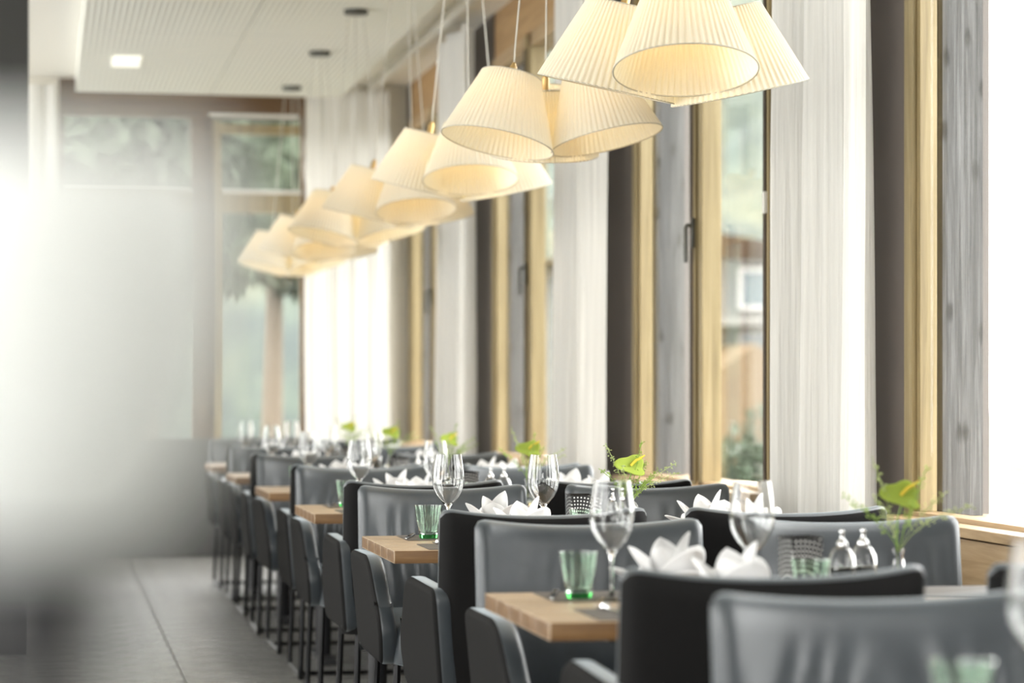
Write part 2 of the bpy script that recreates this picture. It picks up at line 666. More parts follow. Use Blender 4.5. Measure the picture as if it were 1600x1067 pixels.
# right wall: dark taupe piers with window bays between them
SILL, HEAD = .80, 3.12
bm = bmesh.new()
prev = YB
for jy in JAMBS + [None]:
    y1 = (jy - BAYW) if jy else FAR + .3
    box(bm, 2.6, 2.86, prev, y1, 0, ZC)
    prev = jy
for jy in JAMBS:
    box(bm, 2.62, 2.86, jy - BAYW, jy, 0, .50)
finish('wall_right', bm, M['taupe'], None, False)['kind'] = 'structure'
for wi, jy in enumerate(JAMBS):
    y0, y1 = jy - BAYW, jy
    # outer fixed frame
    bm = bmesh.new()
    box(bm, 2.585, 2.665, y1 - .075, y1, SILL, HEAD, .004)
    box(bm, 2.585, 2.665, y0, y0 + .075, SILL, HEAD, .004)
    win = finish('window_%d' % (wi + 1), bm, M['oak_frame'], None, True, 30)
    win['kind'] = 'structure'
    bm = bmesh.new()
    box(bm, 2.585, 2.665, y0 + .075, y1 - .075, HEAD - .075, HEAD, .004)
    finish('head_rail', bm, M['oak_frame_y'], win, True, 30)
    bm = bmesh.new()
    box(bm, 2.585, 2.665, y0 + .075, y1 - .075, SILL - .03, SILL + .02, .004)
    finish('bottom_rail', bm, M['oak_frame_y'], win, True, 30)
    boxo('lintel', (2.605, 2.84, y0, y1, HEAD, ZC), M['lintel'], win)
    # mullion of two members with a dark gap
    ym = y0 + .95
    boxo('mullion', (2.585, 2.665, ym, ym + .06, SILL, HEAD), M['oak_frame'], win, .004)
    boxo('mullion', (2.575, 2.655, ym + .085, ym + .16, SILL, HEAD), M['oak_frame'], win, .004)
    boxo('gasket', (2.60, 2.65, ym + .06, ym + .085, SILL, HEAD), M['black_metal'], win)
    boxo('gasket', (2.571, 2.576, ym + .105, ym + .15, SILL + .02, HEAD - .075), M['dark_gasket'], win)
    boxo('gasket', (2.580, 2.586, y0 + .022, y0 + .055, SILL + .02, HEAD - .075), M['dark_gasket'], win)
    # inner sash rails stepped back at the far jamb
    boxo('sash_stile', (2.60, 2.655, y1 - .105, y1 - .077, SILL + .02, HEAD - .075), M['oak_frame'], win, .003)
    boxo('pane', (2.634, 2.642, y0 + .075, ym, SILL + .02, HEAD - .075), M['pane'], win)
    boxo('pane', (2.634, 2.642, ym + .16, y1 - .105, SILL + .02, HEAD - .075), M['pane'], win)
    # weathered exterior reveal
    boxo('outer_reveal', (2.672, 2.80, y1 - .105, y1 + .02, SILL - .3, HEAD + .2), M['weathered'], win)
    boxo('outer_reveal', (2.672, 2.815, y0 - .02, y0 + .05, SILL - .3, HEAD + .2), M['weathered'], win)
    # handle on the mullion
    bm = bmesh.new()
    box(bm, 2.562, 2.576, ym + .08, ym + .10, 1.76, 1.88, .004)
    tube(bm, [(2.566, ym + .09, 1.85), (2.545, ym + .09, 1.85), (2.54, ym + .09, 1.84), (2.54, ym + .09, 1.70)], .009, 8)
    finish('handle', bm, M['canopy'], win)
    bm = bmesh.new()
    box(bm, 2.572, 2.586, y0 + .012, y0 + .04, 1.83, 1.91, .003)
    finish('hinge_cap', bm, M['white_metal'], win)
    # sill board and apron boards below
    boxo('window_sill', (2.50, 2.86, y0 - .03, y1 + .03, SILL - .022, SILL + .006), M['oak_frame_y'], win, .003)
    boxo('apron_board', (2.53, 2.60, y0 - .03, y1 + .03, SILL - .19, SILL - .03), M['oak_frame_y'], win, .003)
    boxo('apron_board', (2.55, 2.60, y0 - .03, y1 + .03, SILL - .27, SILL - .205), mat('grey_board', (.20, .165, .13), .6), win, .003)
    boxo('apron_board', (2.50, 2.60, y0 - .03, y1 + .03, SILL - .325, SILL - .29), mat('reddish_board', (.26, .16, .12), .6), win, .003)

# far wall with a wide window, dark wainscot, curtains
bm = bmesh.new()
box(bm, XL, .10, FAR, FAR + .25, 0, ZC)
box(bm, 1.86, 2.9, FAR, FAR + .25, 0, ZC)
box(bm, .10, 1.86, FAR, FAR + .25, 0, .82)
finish('wall_far', bm, M['plaster'], None, False)['kind'] = 'structure'
struct(boxo('baseboard_far', (XL, 2.45, FAR - .06, FAR - .001, 0, .84), M['dark_panel']))
Z0, Z1 = .84, 3.14
bm = bmesh.new()
box(bm, .10, .135, FAR + .02, FAR + .12, Z0, Z1)
box(bm, 1.825, 1.86, FAR + .02, FAR + .12, Z0, Z1)
wf = struct(finish('window_6', bm, M['brown_beam'], None, False))
boxo('head_beam', (.10, 1.86, FAR - .01, FAR + .14, Z1, ZC), M['brown_beam'], wf)
boxo('mullion', (1.03, 1.13, FAR + .0, FAR + .12, Z0, Z1), M['brown_beam'], wf)
boxo('sash_stile', (1.19, 1.245, FAR + .01, FAR + .11, Z0, Z1 - .02), M['oak_frame'], wf)
boxo('frame_gap', (1.13, 1.19, FAR + .03, FAR + .12, Z0, Z1), M['brown_beam'], wf)
boxo('sash_rail', (1.245, 1.825, FAR + .01, FAR + .11, Z1 - .11, Z1 - .04), M['oak_frame'], wf)
boxo('transom', (.135, 1.03, FAR + .02, FAR + .12, 2.46, 2.60), M['oak_frame'], wf)
boxo('transom', (1.245, 1.825, FAR + .01, FAR + .11, 2.46, 2.60), M['oak_frame'], wf)
boxo('transom_lit_edge', (.135, 1.03, FAR - .01, FAR + .13, 2.60, 2.625), M['white_metal'], wf)  # pale strip painted in for the lit top edge of the transom
boxo('transom_lit_edge', (1.245, 1.825, FAR - .01, FAR + .13, 2.60, 2.625), M['white_metal'], wf)
boxo('track', (1.16, 1.80, FAR - .03, FAR + .0, Z1 + .005, Z1 + .03), M['white_metal'], wf)
boxo('pane', (.135, 1.03, FAR + .06, FAR + .068, 2.625, Z1), M['pane'], wf)
boxo('pane', (.135, 1.03, FAR + .06, FAR + .068, Z0, 2.46), M['pane'], wf)
boxo('pane', (1.245, 1.825, FAR + .06, FAR + .068, 2.625, Z1 - .11), M['pane'], wf)
boxo('pane', (1.245, 1.825, FAR + .06, FAR + .068, Z0, 2.46), M['pane'], wf)


# ------------------------------------------------------------------ curtains
def curtain(label, p0, p1, folds, amp, seed, z0=.015, z1=3.335):
    """hanging cloth from p0 to p1 in plan"""
    p0, p1 = Vector(p0), Vector(p1)
    d = p1 - p0
    nrm = Vector((-d.y, d.x)).normalized()
    L = d.length
    bm = bmesh.new()
    nu, nz = 150, 22
    rows = []
    for j in range(nz + 1):
        v = j / nz
        z = z0 + (z1 - z0) * v
        row = []
        for i in range(nu + 1):
            u = i / nu
            w = u + .05 * noise.noise((u * 3 + seed, 0, 0))
            ph = w * folds * 2 * PI
            k = math.sin(ph) + .35 * math.sin(ph * 2.3 + seed) + .5 * noise.noise((u * folds * 1.6, v * 1.1, seed))
            a = amp * (.75 + .35 * (1 - v))
            fine = .004 * noise.noise((u * 40, v * 2.5, seed * 3)) + .0025 * noise.noise((u * 90, v * 6, seed))
            q = p0 + d * (u + .012 * noise.noise((u * 5, v * 3, seed + 5)) / max(L, .3)) + nrm * (a * k + fine)
            row.append(bm.verts.new((q.x, q.y, z)))
        rows.append(row)
    for a, b in zip(rows, rows[1:]):
        for i in range(nu):
            bm.faces.new((a[i], a[i + 1], b[i + 1], b[i]))
    o = finish('curtain', bm, M['curtain'], None, True, 180)
    return tag(o, label, 'curtain')


words = ['first', 'second', 'third', 'last']
CUR = [(7.36, 8.36, 'tall white linen curtain nearest the camera, beside the sharp oak frame'),
       (11.10, 12.2, 'tall white linen curtain behind the second lamp cluster, second along the window wall'),
       (14.78, 15.85, 'blurred white linen curtain, third along the window wall')]
for i, (a, b, lab) in enumerate(CUR):
    curtain(lab, (2.44, a), (2.47, b), 2.6, .07, i * 3.1 + 1)
curtain('wide sheer curtain covering the far wall right of its window', (1.84, FAR - .15), (2.44, FAR - .22), 4.5, .006, 11)
curtain('narrow sheer curtain on the far wall left of its window', (-.30, FAR - .15), (.10, FAR - .15), 3, .03, 14)


# ------------------------------------------------------------------ tables
TF = [2.55, 4.73, 6.91, 9.0, 10.87, 12.8, 14.7]     # front edges
TD, TX0, TX1 = .72, .935, 2.235
ORD = ['nearest', 'second', 'third', 'fourth', 'fifth', 'sixth', 'seventh']
TN = ['the table below the frame', 'the front table', 'the second visible table', 'the third visible table',
      'the fourth visible table', 'the fifth visible table', 'the farthest table']
TLAB = ['oak table just below the frame at lower right',
        'oak table in front with thick top and one free corner at bottom centre',
        'oak table second in the row carrying the sharply focused glasses',
        'oak table third in the row, corner showing left of the tall chairs',
        'oak table fourth in the row, blurred corner beyond the third',
        'oak table fifth in the row, faint corner at left',
        'oak table last in the row before the far window']


def make_table():
    t = thing('dining_table', TLAB[0], 'table', (0, 0, 0), 0, 'oak tables in a row along the windows')
    pw = TD / 5
    for k in range(5):
        bm = bmesh.new()
        box(bm, TX0 - 1.585, TX1 - 1.585, k * pw + .0006, (k + 1) * pw - .0006, .715, .75, .0025)
        o = finish('plank', bm, M['oak_top'], t, True, 30)
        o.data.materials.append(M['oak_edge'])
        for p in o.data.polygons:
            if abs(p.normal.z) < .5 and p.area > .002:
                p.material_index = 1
    for s in (-.38, .38):
        bm = bmesh.new()
        tube(bm, [(s, TD / 2, .02), (s, TD / 2, .70)], .035, 16)
        finish('leg', bm, M['dark_table_base'], t)
        boxo('foot', (s - .03, s + .03, TD / 2 - .26, TD / 2 + .26, 0, .025), M['dark_table_base'], t, .006)
    bm = bmesh.new()
    box(bm, -.5, .5, TD / 2 - .2, TD / 2 + .2, .695, .7149)
    finish('under_frame', bm, M['dark_table_base'], t, False)
    return t


tab0 = make_table()
for i, y in enumerate(TF):
    if i == 0:
        tab0.location = (1.585, y, 0)
    else:
        dup(tab0, (1.585, y, 0), 0, TLAB[i])


# ------------------------------------------------------------------ chairs
def back_mesh(seed):
    bm = bmesh.new()
    ns = 44
    HW = .272
    cols = []
    for i in range(ns + 1):
        s = -1 + 2 * i / ns
        s = math.copysign(abs(s) ** .8, s)
        x = HW * s
        e = min(1, (1 - abs(s)) * HW / .035)
        rnd = math.sqrt(max(0, 1 - (1 - e) ** 2))          # rounded side edge
        th = .078 * max(rnd, .12)
        yc = -.285 + .045 * abs(s) ** 3
        zt = .868 + .022 * abs(s) ** 2.2 - .022 * (1 - rnd)
        ring = []

        def P(y, z, wr=0):
            lean = -(z - .42) * .13
            ring.append(bm.verts.new((x, yc + y + lean + wr, z)))
        no = 12
        for k in range(no):                                   # outside going up
            t = k / (no - 1)
            z = .365 + (zt - .045 - .365) * t
            wr = .0035 * noise.noise((x * 7, z * 4, seed)) + .006 * math.sin(t * PI)
            P(-th / 2, z, -wr * rnd)
        for k in range(1, 7):                                 # over the rounded top
            a = PI * k / 7
            P(-th / 2 * math.cos(a), zt - .045 + .045 * math.sin(a) ** .8)
        ni = 30
        for k in range(ni):                                   # inside going down, with pulled folds
            t = k / (ni - 1)
            z = zt - .045 - (zt - .045 - .43) * t
            env = math.sin(min(1, t * 1.3) * PI * .9) * rnd * (1 - abs(s) ** 6)
            dr = 1 if s > 0 else -1
            ph = (s * (1 + .25 * t) - .30 * t * dr * (1.2 - abs(s))) * 4.3 + 1.3 * noise.noise((s * 1.7, t * 1.2, seed))
            mask = max(0, min(1, .55 + 1.3 * noise.noise((s * 1.6 + 4, t * 1.1, seed + 9))))
            crease = math.sin(2 * PI * ph)
            crease = crease * abs(crease) ** .3
            wr = env * (.0095 * mask * crease * (1 - .6 * t) + .004 * noise.noise((s * 6, t * 5, seed + 3))) + .014 * math.sin(t * PI) * rnd * (1 - s * s)
            P(th / 2, z, wr)
        cols.append(ring)
    for a, b in zip(cols, cols[1:]):
        n = len(a)
        for k in range(n):
            bm.faces.new((a[k], a[(k + 1) % n], b[(k + 1) % n], b[k]))
    bm.faces.new(cols[0])
    bm.faces.new(cols[-1][::-1])
    bm.faces.ensure_lookup_table()
    nring = len(cols[0])
    for f in bm.faces:                                      # outer cover is a black shell
        ks = [v.index for v in f.verts]
    bm.verts.index_update()
    for f in bm.faces:
        if len(f.verts) == 4 and all(v.index % nring <= 13 for v in f.verts):
            f.material_index = 1
    return bm


def arm_mesh(sx):
    bm = bmesh.new()
    pts = [(-.30, .372), (.27, .372), (.315, .47), (.29, .535), (.235, .575), (.135, .69), (-.325, .682)]
    rad = [.04, .045, .035, .03, .05, .09, .045]
    ol = fillet(pts, rad, 6)
    t = .056

    def fx(a, b, d):
        flare = (b - .37) * .085 - .02
        return (sx * (.262 + flare + d), a, b)
    slab(bm, ol, t, .017, fx)
    bm.faces.ensure_lookup_table()
    bm.normal_update()
    for f in bm.faces:
        c_ = f.calc_center_median()
        if (c_.x * sx - (.262 + (c_.y * 0) + (c_.z - .37) * .085 - .02)) > .018:
            f.material_index = 1
    return bm


def seat_mesh():
    bm = bmesh.new()
    x1, y0, y1 = .232, -.27, .325
    n = 14
    top, bot = [], []
    pts = fillet([(-x1, y0), (x1, y0), (x1, y1), (-x1, y1)], [.03, .03, .07, .07], 6)
    cx, cy = 0, (y0 + y1) / 2
    rings = []
    for f, z in ((.90, .368), (.985, .376), (1, .40), (1, .455), (.985, .478), (.94, .492), (.8, .502), (.5, .508), (.2, .510)):
        rings.append([bm.verts.new((cx + (p[0] - cx) * f, cy + (p[1] - cy) * f, z + .003 * noise.noise((p[0] * 9 * f, p[1] * 9 * f, z)))) for p in pts])
    k_ = len(pts)
    for a, b in zip(rings, rings[1:]):
        for k in range(k_):
            bm.faces.new((a[k], a[(k + 1) % k_], b[(k + 1) % k_], b[k]))
    bm.faces.new(rings[0][::-1])
    bm.faces.new(rings[-1])
    return bm


def make_chair(seed):
    t = thing('armchair', 'x', 'chair', (0, 0, 0), 0, 'charcoal armchairs around the dining tables')
    finish('backrest', back_mesh(seed), M['leather'], t, True, 70).data.materials.append(M['shell'])
    finish('seat', seat_mesh(), M['leather'], t, True, 60)
    for s in (-1, 1):
        finish('armrest', arm_mesh(s), M['leather'], t, True, 60).data.materials.append(M['shell'])
    for s in (-1, 1):                                      # sled frame: front leg, floor runner, rear leg
        x = s * .215
        for (yt, yb) in ((.24, .27), (-.24, -.27)):
            bm = bmesh.new()
            tube(bm, [(x, yt, .37), (x + s * .012, yb, .045), (x + s * .012, yb * .985, .02), (x + s * .012, yb * .94, .011)], .011, 8)
            finish('leg', bm, M['black_metal'], t)
        bm = bmesh.new()
        tube(bm, [(x + s * .012, -.255, .0111), (x + s * .012, .255, .0111)], .011, 8)
        finish('runner', bm, M['black_metal'], t)
    bm = bmesh.new()
    tube(bm, [(-.222, -.12, .0116), (.222, -.12, .0116)], .009, 8)
    finish('crossbar', bm, M['black_metal'], t)
    return t


chair_p = [make_chair(1.3), make_chair(7.7), make_chair(14.2)]
used = set()
PHR = ['the nearest row', 'the front table', 'the second table', 'the third table', 'the fourth table', 'the fifth table', 'the last table']
CHX = {'aisle': 1.255, 'window': 1.915}
for i, y in enumerate(TF):
    for side in ('aisle', 'window'):
        for which in ('near', 'far'):
            if i == 0 and which == 'near':
                continue
            cx = CHX[side] + random.uniform(-.008, .008)
            if which == 'near':
                cy, rz = y - .15, 0
                lab = 'charcoal armchair with its back to us, %s side of %s' % (side, TN[i])
            else:
                cy, rz = y + TD + .15, PI
                lab = 'charcoal armchair facing us, %s side of %s' % (side, TN[i])
            if (i, side, which) == (0, 'aisle', 'far'):
                lab = 'nearest charcoal armchair, wrinkled and facing us at the lower right'
            if (i, side, which) == (0, 'window', 'far'):
                lab = 'charcoal armchair beside the nearest one, toward the lower right corner'
            cy += random.uniform(-.012, .012)
            rz += random.uniform(-.02, .02)
            k = (i * 2 + (side == 'window') + (which == 'far')) % 3
            p = chair_p[k]
            if k not in used:
                used.add(k)
                p.location = (cx, cy, 0)
                p.rotation_euler = (0, 0, rz)
                p['label'] = lab
            else:
                dup(p, (cx, cy, 0), rz, lab)


# ------------------------------------------------------------------ tableware
def make_wineglass():
    t = thing('wine_glass', 'x', 'glass', (0, 0, 0), 0, 'wine glasses on the tables')
    bm = bmesh.new()
    out = [(0, .001), (.036, .001), (.0375, .0022), (.030, .004), (.012, .0075), (.0052, .013), (.0038, .03), (.0036, .075), (.0042, .088), (.008, .099),
           (.018, .110), (.033, .128), (.0435, .149), (.0468, .168), (.0462, .188), (.0430, .218), (.0378, .250)]
    inn = [(.0370, .250), (.0421, .218), (.0453, .188), (.0459, .168), (.0426, .1495), (.032, .129), (.017, .112), (.007, .103), (0, .1005)]
    lathe(bm, out + inn, 40)
    finish('bowl', bm, M['glass'], t, True, 60)
    return t


def make_tumbler():
    t = thing('tumbler', 'x', 'glass', (0, 0, 0), 0, 'green tumblers on the tables')

    def mod(a, r, z):
        if z < .048 and r > .02:
            return 1 - .035 * abs(math.sin(a * 4.5)) ** .7 * min(1, (.05 - z) / .006)
        return 1
    bm = bmesh.new()
    out = [(0, .0125), (.0285, .0125), (.0315, .03), (.034, .046), (.0352, .050), (.0385, .075), (.0415, .097)]
    inn = [(.0395, .097), (.0362, .073), (.0328, .05), (.0295, .03), (.0265, .0168), (0, .0158)]
    lathe(bm, out + inn, 72, mod=mod)
    finish('cup', bm, M['green_glass'], t, True, 25)
    bm = bmesh.new()
    lathe(bm, [(0, .0005), (.024, .0005), (.0265, .002), (.0283, .0122), (0, .0122)], 36)
    finish('base', bm, M['green_base'], t, True, 40)
    return t


def petal(bm, org, az, length, width, rise, curl, cup, tip=.0, th=.0035):
    nu, nv = 12, 8
    d = Vector((math.cos(az), math.sin(az), 0))
    sd = Vector((-d.y, d.x, 0))
    f, bk = [], []
    for i in range(nu + 1):
        u = i / nu
        a = rise + curl * u
        # integrate a curved spine
        if i == 0:
            p = Vector(org)
        else:
            aa = rise + curl * (u - .5 / nu)
            p = p + (d * math.cos(aa) + Vector((0, 0, 1)) * math.sin(aa)) * (length / nu)
        nrm = -d * math.sin(a) + Vector((0, 0, 1)) * math.cos(a)
        w = width * (math.sin(PI * min(1, .28 + .72 * u)) ** .62 if tip == 0 else (1 - u ** 2.1) ** .8 * (.8 + .35 * u))
        r1, r2 = [], []
        for j in range(nv + 1):
            v = -1 + 2 * j / nv
            q = p + sd * (w * v) + nrm * (cup * w * v * v)
            r1.append(bm.verts.new(q + nrm * th / 2))
            r2.append(bm.verts.new(q - nrm * th / 2))
        f.append(r1)
        bk.append(r2)
    for i in range(nu):
        for j in range(nv):
            bm.faces.new((f[i][j], f[i][j + 1], f[i + 1][j + 1], f[i + 1][j]))
            bm.faces.new((bk[i][j], bk[i + 1][j], bk[i + 1][j + 1], bk[i][j + 1]))
        bm.faces.new((f[i][0], f[i + 1][0], bk[i + 1][0], bk[i][0]))
        bm.faces.new((f[i][nv], bk[i][nv], bk[i + 1][nv], f[i + 1][nv]))
    for j in range(nv):
        bm.faces.new((f[0][j], bk[0][j], bk[0][j + 1], f[0][j + 1]))
        bm.faces.new((f[nu][j], f[nu][j + 1], bk[nu][j + 1], bk[nu][j]))


def make_napkin(seed):
    rs = random.Random(seed)
    t = thing('folded_napkin', 'x', 'napkin', (0, 0, 0), 0, 'folded white napkins on the tables')
    bm = bmesh.new()
    for k in range(4):
        az = 2 * PI * k / 4 + .35 + rs.uniform(-.15, .15)
        petal(bm, (.012 * math.cos(az), .012 * math.sin(az), .014), az, .128, .054, R(8), R(26), .30, 0)
    for k in range(3):
        az = 2 * PI * k / 3 + 1.1 + rs.uniform(-.2, .2)
        petal(bm, (.02 * math.cos(az), .02 * math.sin(az), .022), az, .108, .054, R(38), R(22), .28, 0)
    finish('lower_petals', bm, M['napkin'], t, True, 50)
    bm = bmesh.new()
    for k in range(3):
        az = 2 * PI * k / 3 + .1 + rs.uniform(-.25, .25)
        petal(bm, (.006 * math.cos(az), .006 * math.sin(az), .016), az, .126 - .014 * k, .056, R(66 - 3 * k), R(16), .42, 1)
    lathe(bm, [(0, .001), (.05, .001), (.055, .006), (.04, .02), (0, .03)], 20)
    finish('upright_petals', bm, M['napkin'], t, True, 50)
    return t


def make_fork():
    t = thing('fork', 'x', 'cutlery', (0, 0, 0), 0, 'forks on the placemats')
    bm = bmesh.new()
    pts = [(0, -.10, .003), (0, -.05, .0035), (0, .01, .004), (0, .03, .007), (0, .045, .006)]
    tube(bm, pts, [.006, .0045, .003, .004, .011], 8)
    finish('handle', bm, M['chrome'], t)
    for k in range(4):
        x = -.009 + .006 * k
        bm = bmesh.new()
        tube(bm, [(x * .8, .043, .0055), (x, .06, .004), (x, .085, .0035), (x, .095, .006)], [.0024, .002, .0018, .001], 6)
        finish('tine', bm, M['chrome'], t)
    return t


def make_knife():
    t = thing('table_knife', 'x', 'cutlery', (0, 0, 0), 0, 'knives on the placemats')
    bm = bmesh.new()
    ol = fillet([(-.007, -.11), (.007, -.11), (.0055, 0), (-.0055, 0)], [.005, .005, 0, 0], 4)
    slab(bm, ol, .006, .0025, lambda a, b, d: (a, b, .0035 + d))
    finish('handle', bm, M['black_metal'], t, True, 50)
    bm = bmesh.new()
    ol = fillet([(-.0055, 0), (.0055, 0), (.009, .09), (-.005, .115)], [0, 0, .015, .004], 4)
    slab(bm, ol, .002, .0009, lambda a, b, d: (a, b, .0032 + d))
    finish('blade', bm, M['chrome'], t, True, 50)
    return t


def make_mat():
    bm = bmesh.new()
    ol = fillet([(-.225, -.125), (.225, -.125), (.225, .125), (-.225, .125)], [.008] * 4, 3)
    slab(bm, ol, .002, .0008, lambda a, b, d: (a, b, .0011 + d))
    o = finish('placemat', bm, M['mat_leather'], None, True, 40)
    return tag(o, 'x', 'placemat', 'dark placemats on the tables')


def make_lantern():
    t = thing('tealight_holder', 'x', 'candle holder', (0, 0, 0), 0, 'dotted tealight holders on the tables')
    bm = bmesh.new()
    ol = fillet([(-.035, -.035), (.035, -.035), (.035, .035), (-.035, .035)], [.004] * 4, 3)
    n = len(ol)
    rings = []
    for k, (f, z) in enumerate(((1, .004), (1, .130), (.93, .130), (.93, .008))):
        rings.append([bm.verts.new((p[0] * f, p[1] * f, z)) for p in ol])
    for a, b in zip(rings, rings[1:]):
        for i in range(n):
            bm.faces.new((a[i], a[(i + 1) % n], b[(i + 1) % n], b[i]))
    bm.faces.new(rings[0][::-1])
    bm.faces.new(rings[-1])
    finish('shell', bm, M['lantern'], t, True, 40)
    for z in (.002, .132):
        bm = bmesh.new()
        pts = [(p[0] * 1.02, p[1] * 1.02, z) for p in ol]
        tube(bm, pts + pts[:2], .002, 6, False)
        finish('rim', bm, M['black_metal'], t)
    bm = bmesh.new()
    lathe(bm, [(0, .0085), (.019, .0085), (.019, .024), (.003, .0235), (0, .024)], 20)
    finish('candle', bm, M['ceramic'], t, True, 40)
    return t


def make_shaker():
    t = thing('shaker', 'x', 'shaker', (0, 0, 0), 0, 'glass shakers on the tables')
    bm = bmesh.new()
    lathe(bm, [(0, .001), (.019, .001), (.024, .006), (.0285, .03), (.0295, .07), (.027, .092), (.019, .106), (.010, .112), (.009, .112), (.016, .104), (.024, .09), (.0265, .07), (.0255, .03), (.021, .009), (0, .006)], 28)
    finish('jar', bm, M['glass'], t, True, 50)
    bm = bmesh.new()
    lathe(bm, [(0, .0065), (.0205, .0095), (.025, .03), (.026, .068), (0, .070)], 20)
    finish('filling', bm, M['ceramic'], t, True, 50)
    bm = bmesh.new()
    lathe(bm, [(0, .1122), (.0115, .1122), (.012, .119), (.008, .124), (.0045, .127), (.004, .137), (.006, .141), (.004, .146), (0, .147)], 20)
    finish('cap', bm, M['chrome'], t, True, 50)
    return t


def make_vase():
    t = thing('bud_vase', 'x', 'vase', (0, 0, 0), 0, 'bud vases on the tables')
    bm = bmesh.new()
    lathe(bm, [(0, .001), (.02, .001), (.03, .008), (.034, .025), (.028, .045), (.013, .062), (.0105, .085), (.014, .10),
               (.012, .10), (.0085, .085), (.011, .063), (.025, .044), (.031, .025), (.027, .01), (0, .006)], 32)
    finish('body', bm, M['glass'], t, True, 60)
    bm = bmesh.new()
    lathe(bm, [(0, .0065), (.0265, .0105), (.0305, .025), (.0245, .0435), (0, .044)], 28)
    finish('water', bm, M['pale_glass'], t, True, 60)
    return t


def make_flower(seed, dense=1.0):
    rs = random.Random(seed)
    t = thing('flower_sprig', 'x', 'flower', (0, 0, 0), 0, 'green anthurium sprigs in the bud vases')
    bm = bmesh.new()
    tube(bm, [(0, 0, .03), (-.004, 0, .12), (-.002, 0, .165), (.012, 0, .205)], [.002, .002, .0018, .0016], 6)
    finish('stem', bm, M['stem'], t)
    # heart shaped spathe, tip pointing left, slightly tilted
    bm = bmesh.new()
    n = 30
    cen = []
    nr = 6
    rows = []
    for i in range(nr + 1):
        f = i / nr
        ring = []
        for k in range(n):
            a = 2 * PI * k / n
            # heart outline, tip on -X
            r = .036 * (1.0 + .25 * math.cos(a)) + (.034 * max(0, -math.cos(a)) ** 5) - .014 * max(0, math.cos(a)) ** 8
            x, y = r * math.cos(a) * f, r * math.sin(a) * f * .95
            z = .35 * (abs(y)) * 1 - 3.0 * x * x * (1 if x > 0 else -.2) + .3 * y * .4
            ring.append(bm.verts.new((x, y, z)) if f > 0 else None)
        rows.append(ring)
    c0 = bm.verts.new((0, 0, 0))
    for k in range(n):
        bm.faces.new((c0, rows[1][k], rows[1][(k + 1) % n]))
    for a, b in zip(rows[1:], rows[2:]):
        for k in range(n):
            bm.faces.new((a[k], a[(k + 1) % n], b[(k + 1) % n], b[k]))
    bmesh.ops.transform(bm, matrix=Matrix.Translation((.012, 0, .208)) @ Euler((R(52), R(6), R(6))).to_matrix().to_4x4(), verts=bm.verts)
    so = finish('spathe', bm, M['spathe'], t, True, 180)
    md = so.modifiers.new('thickness', 'SOLIDIFY')
    md.thickness = .0012
    bm = bmesh.new()
    tube(bm, [(.004, -.004, .213), (.02, -.004, .228), (.036, -.004, .236), (.047, -.004, .243)], [.004, .0042, .0036, .0018], 8)
    finish('spadix', bm, M['spadix'], t)
    # cress sprigs
    specs = [(-.45, 1.0, .21), (.25, 1.0, .20), (1.25, .55, .20), (-.9, .5, .17), (1.0, .15, .19), (.5, .8, .15), (-.3, .7, .14), (.9, .75, .14), (.1, .9, .12), (.4, .3, .12)]
    for si, (dx, up, ln) in enumerate(specs[:int(10 * dense)]):
        bm = bmesh.new()
        az = rs.uniform(-.8, .8)
        p = Vector((.002, 0, .09))
        dirv = Vector((dx * .25, az * .15, 1)).normalized()
        pts = [p.copy()]
        for k in range(9):
            tgt = Vector((dx, az * .8, up)).normalized()
            dirv = dirv.lerp(tgt, .22).normalized()
            p = p + dirv * ln / 9
            pts.append(p.copy())
        tube(bm, pts, [.0009] * 10, 4, False)
        for k in range(4, 10):
            for q in range(8):
                u = rs.random()
                base = pts[k - 1].lerp(pts[k], u)
                off = Vector((rs.uniform(-1, 1), rs.uniform(-1, 1), rs.uniform(-1, 1))).normalized()
                ln2 = rs.uniform(.007, .014) * (1.15 - .06 * k)
                e = base + off * ln2
                s_ = off.cross(Vector((.3, .5, .8))).normalized() * .0030
                w_ = off * .0034
                a, b, c, d = (bm.verts.new(e - w_), bm.verts.new(e + s_), bm.verts.new(e + w_ * 1.2), bm.verts.new(e - s_))
                bm.faces.new((a, b, c, d))
                s3 = s_ * .12
                bm.faces.new((bm.verts.new(base - s3), bm.verts.new(base + s3), bm.verts.new(e)))
        finish('sprig', bm, M['sprig'] if si % 2 else M['pod'], t, True, 180)
    return t


proto = {'wine': make_wineglass(), 'tumbler': make_tumbler(), 'nap0': make_napkin(3), 'nap1': make_napkin(8), 'fork': make_fork(), 'knife': make_knife(),
         'mat': make_mat(), 'lantern': make_lantern(), 'shaker': make_shaker(), 'vase': make_vase(), 'flower0': make_flower(2), 'flower1': make_flower(9, .75)}
placed = set()


def put(kind, x, y, z, rz, lab, tilt=None):
    p = proto[kind]
    if kind in placed:
        o = dup(p, (x, y, z), rz, lab)
    else:
        placed.add(kind)
        o = p
        o.location = (x, y, z)
        o.rotation_euler = (0, 0, rz)
        o['label'] = lab
    return o


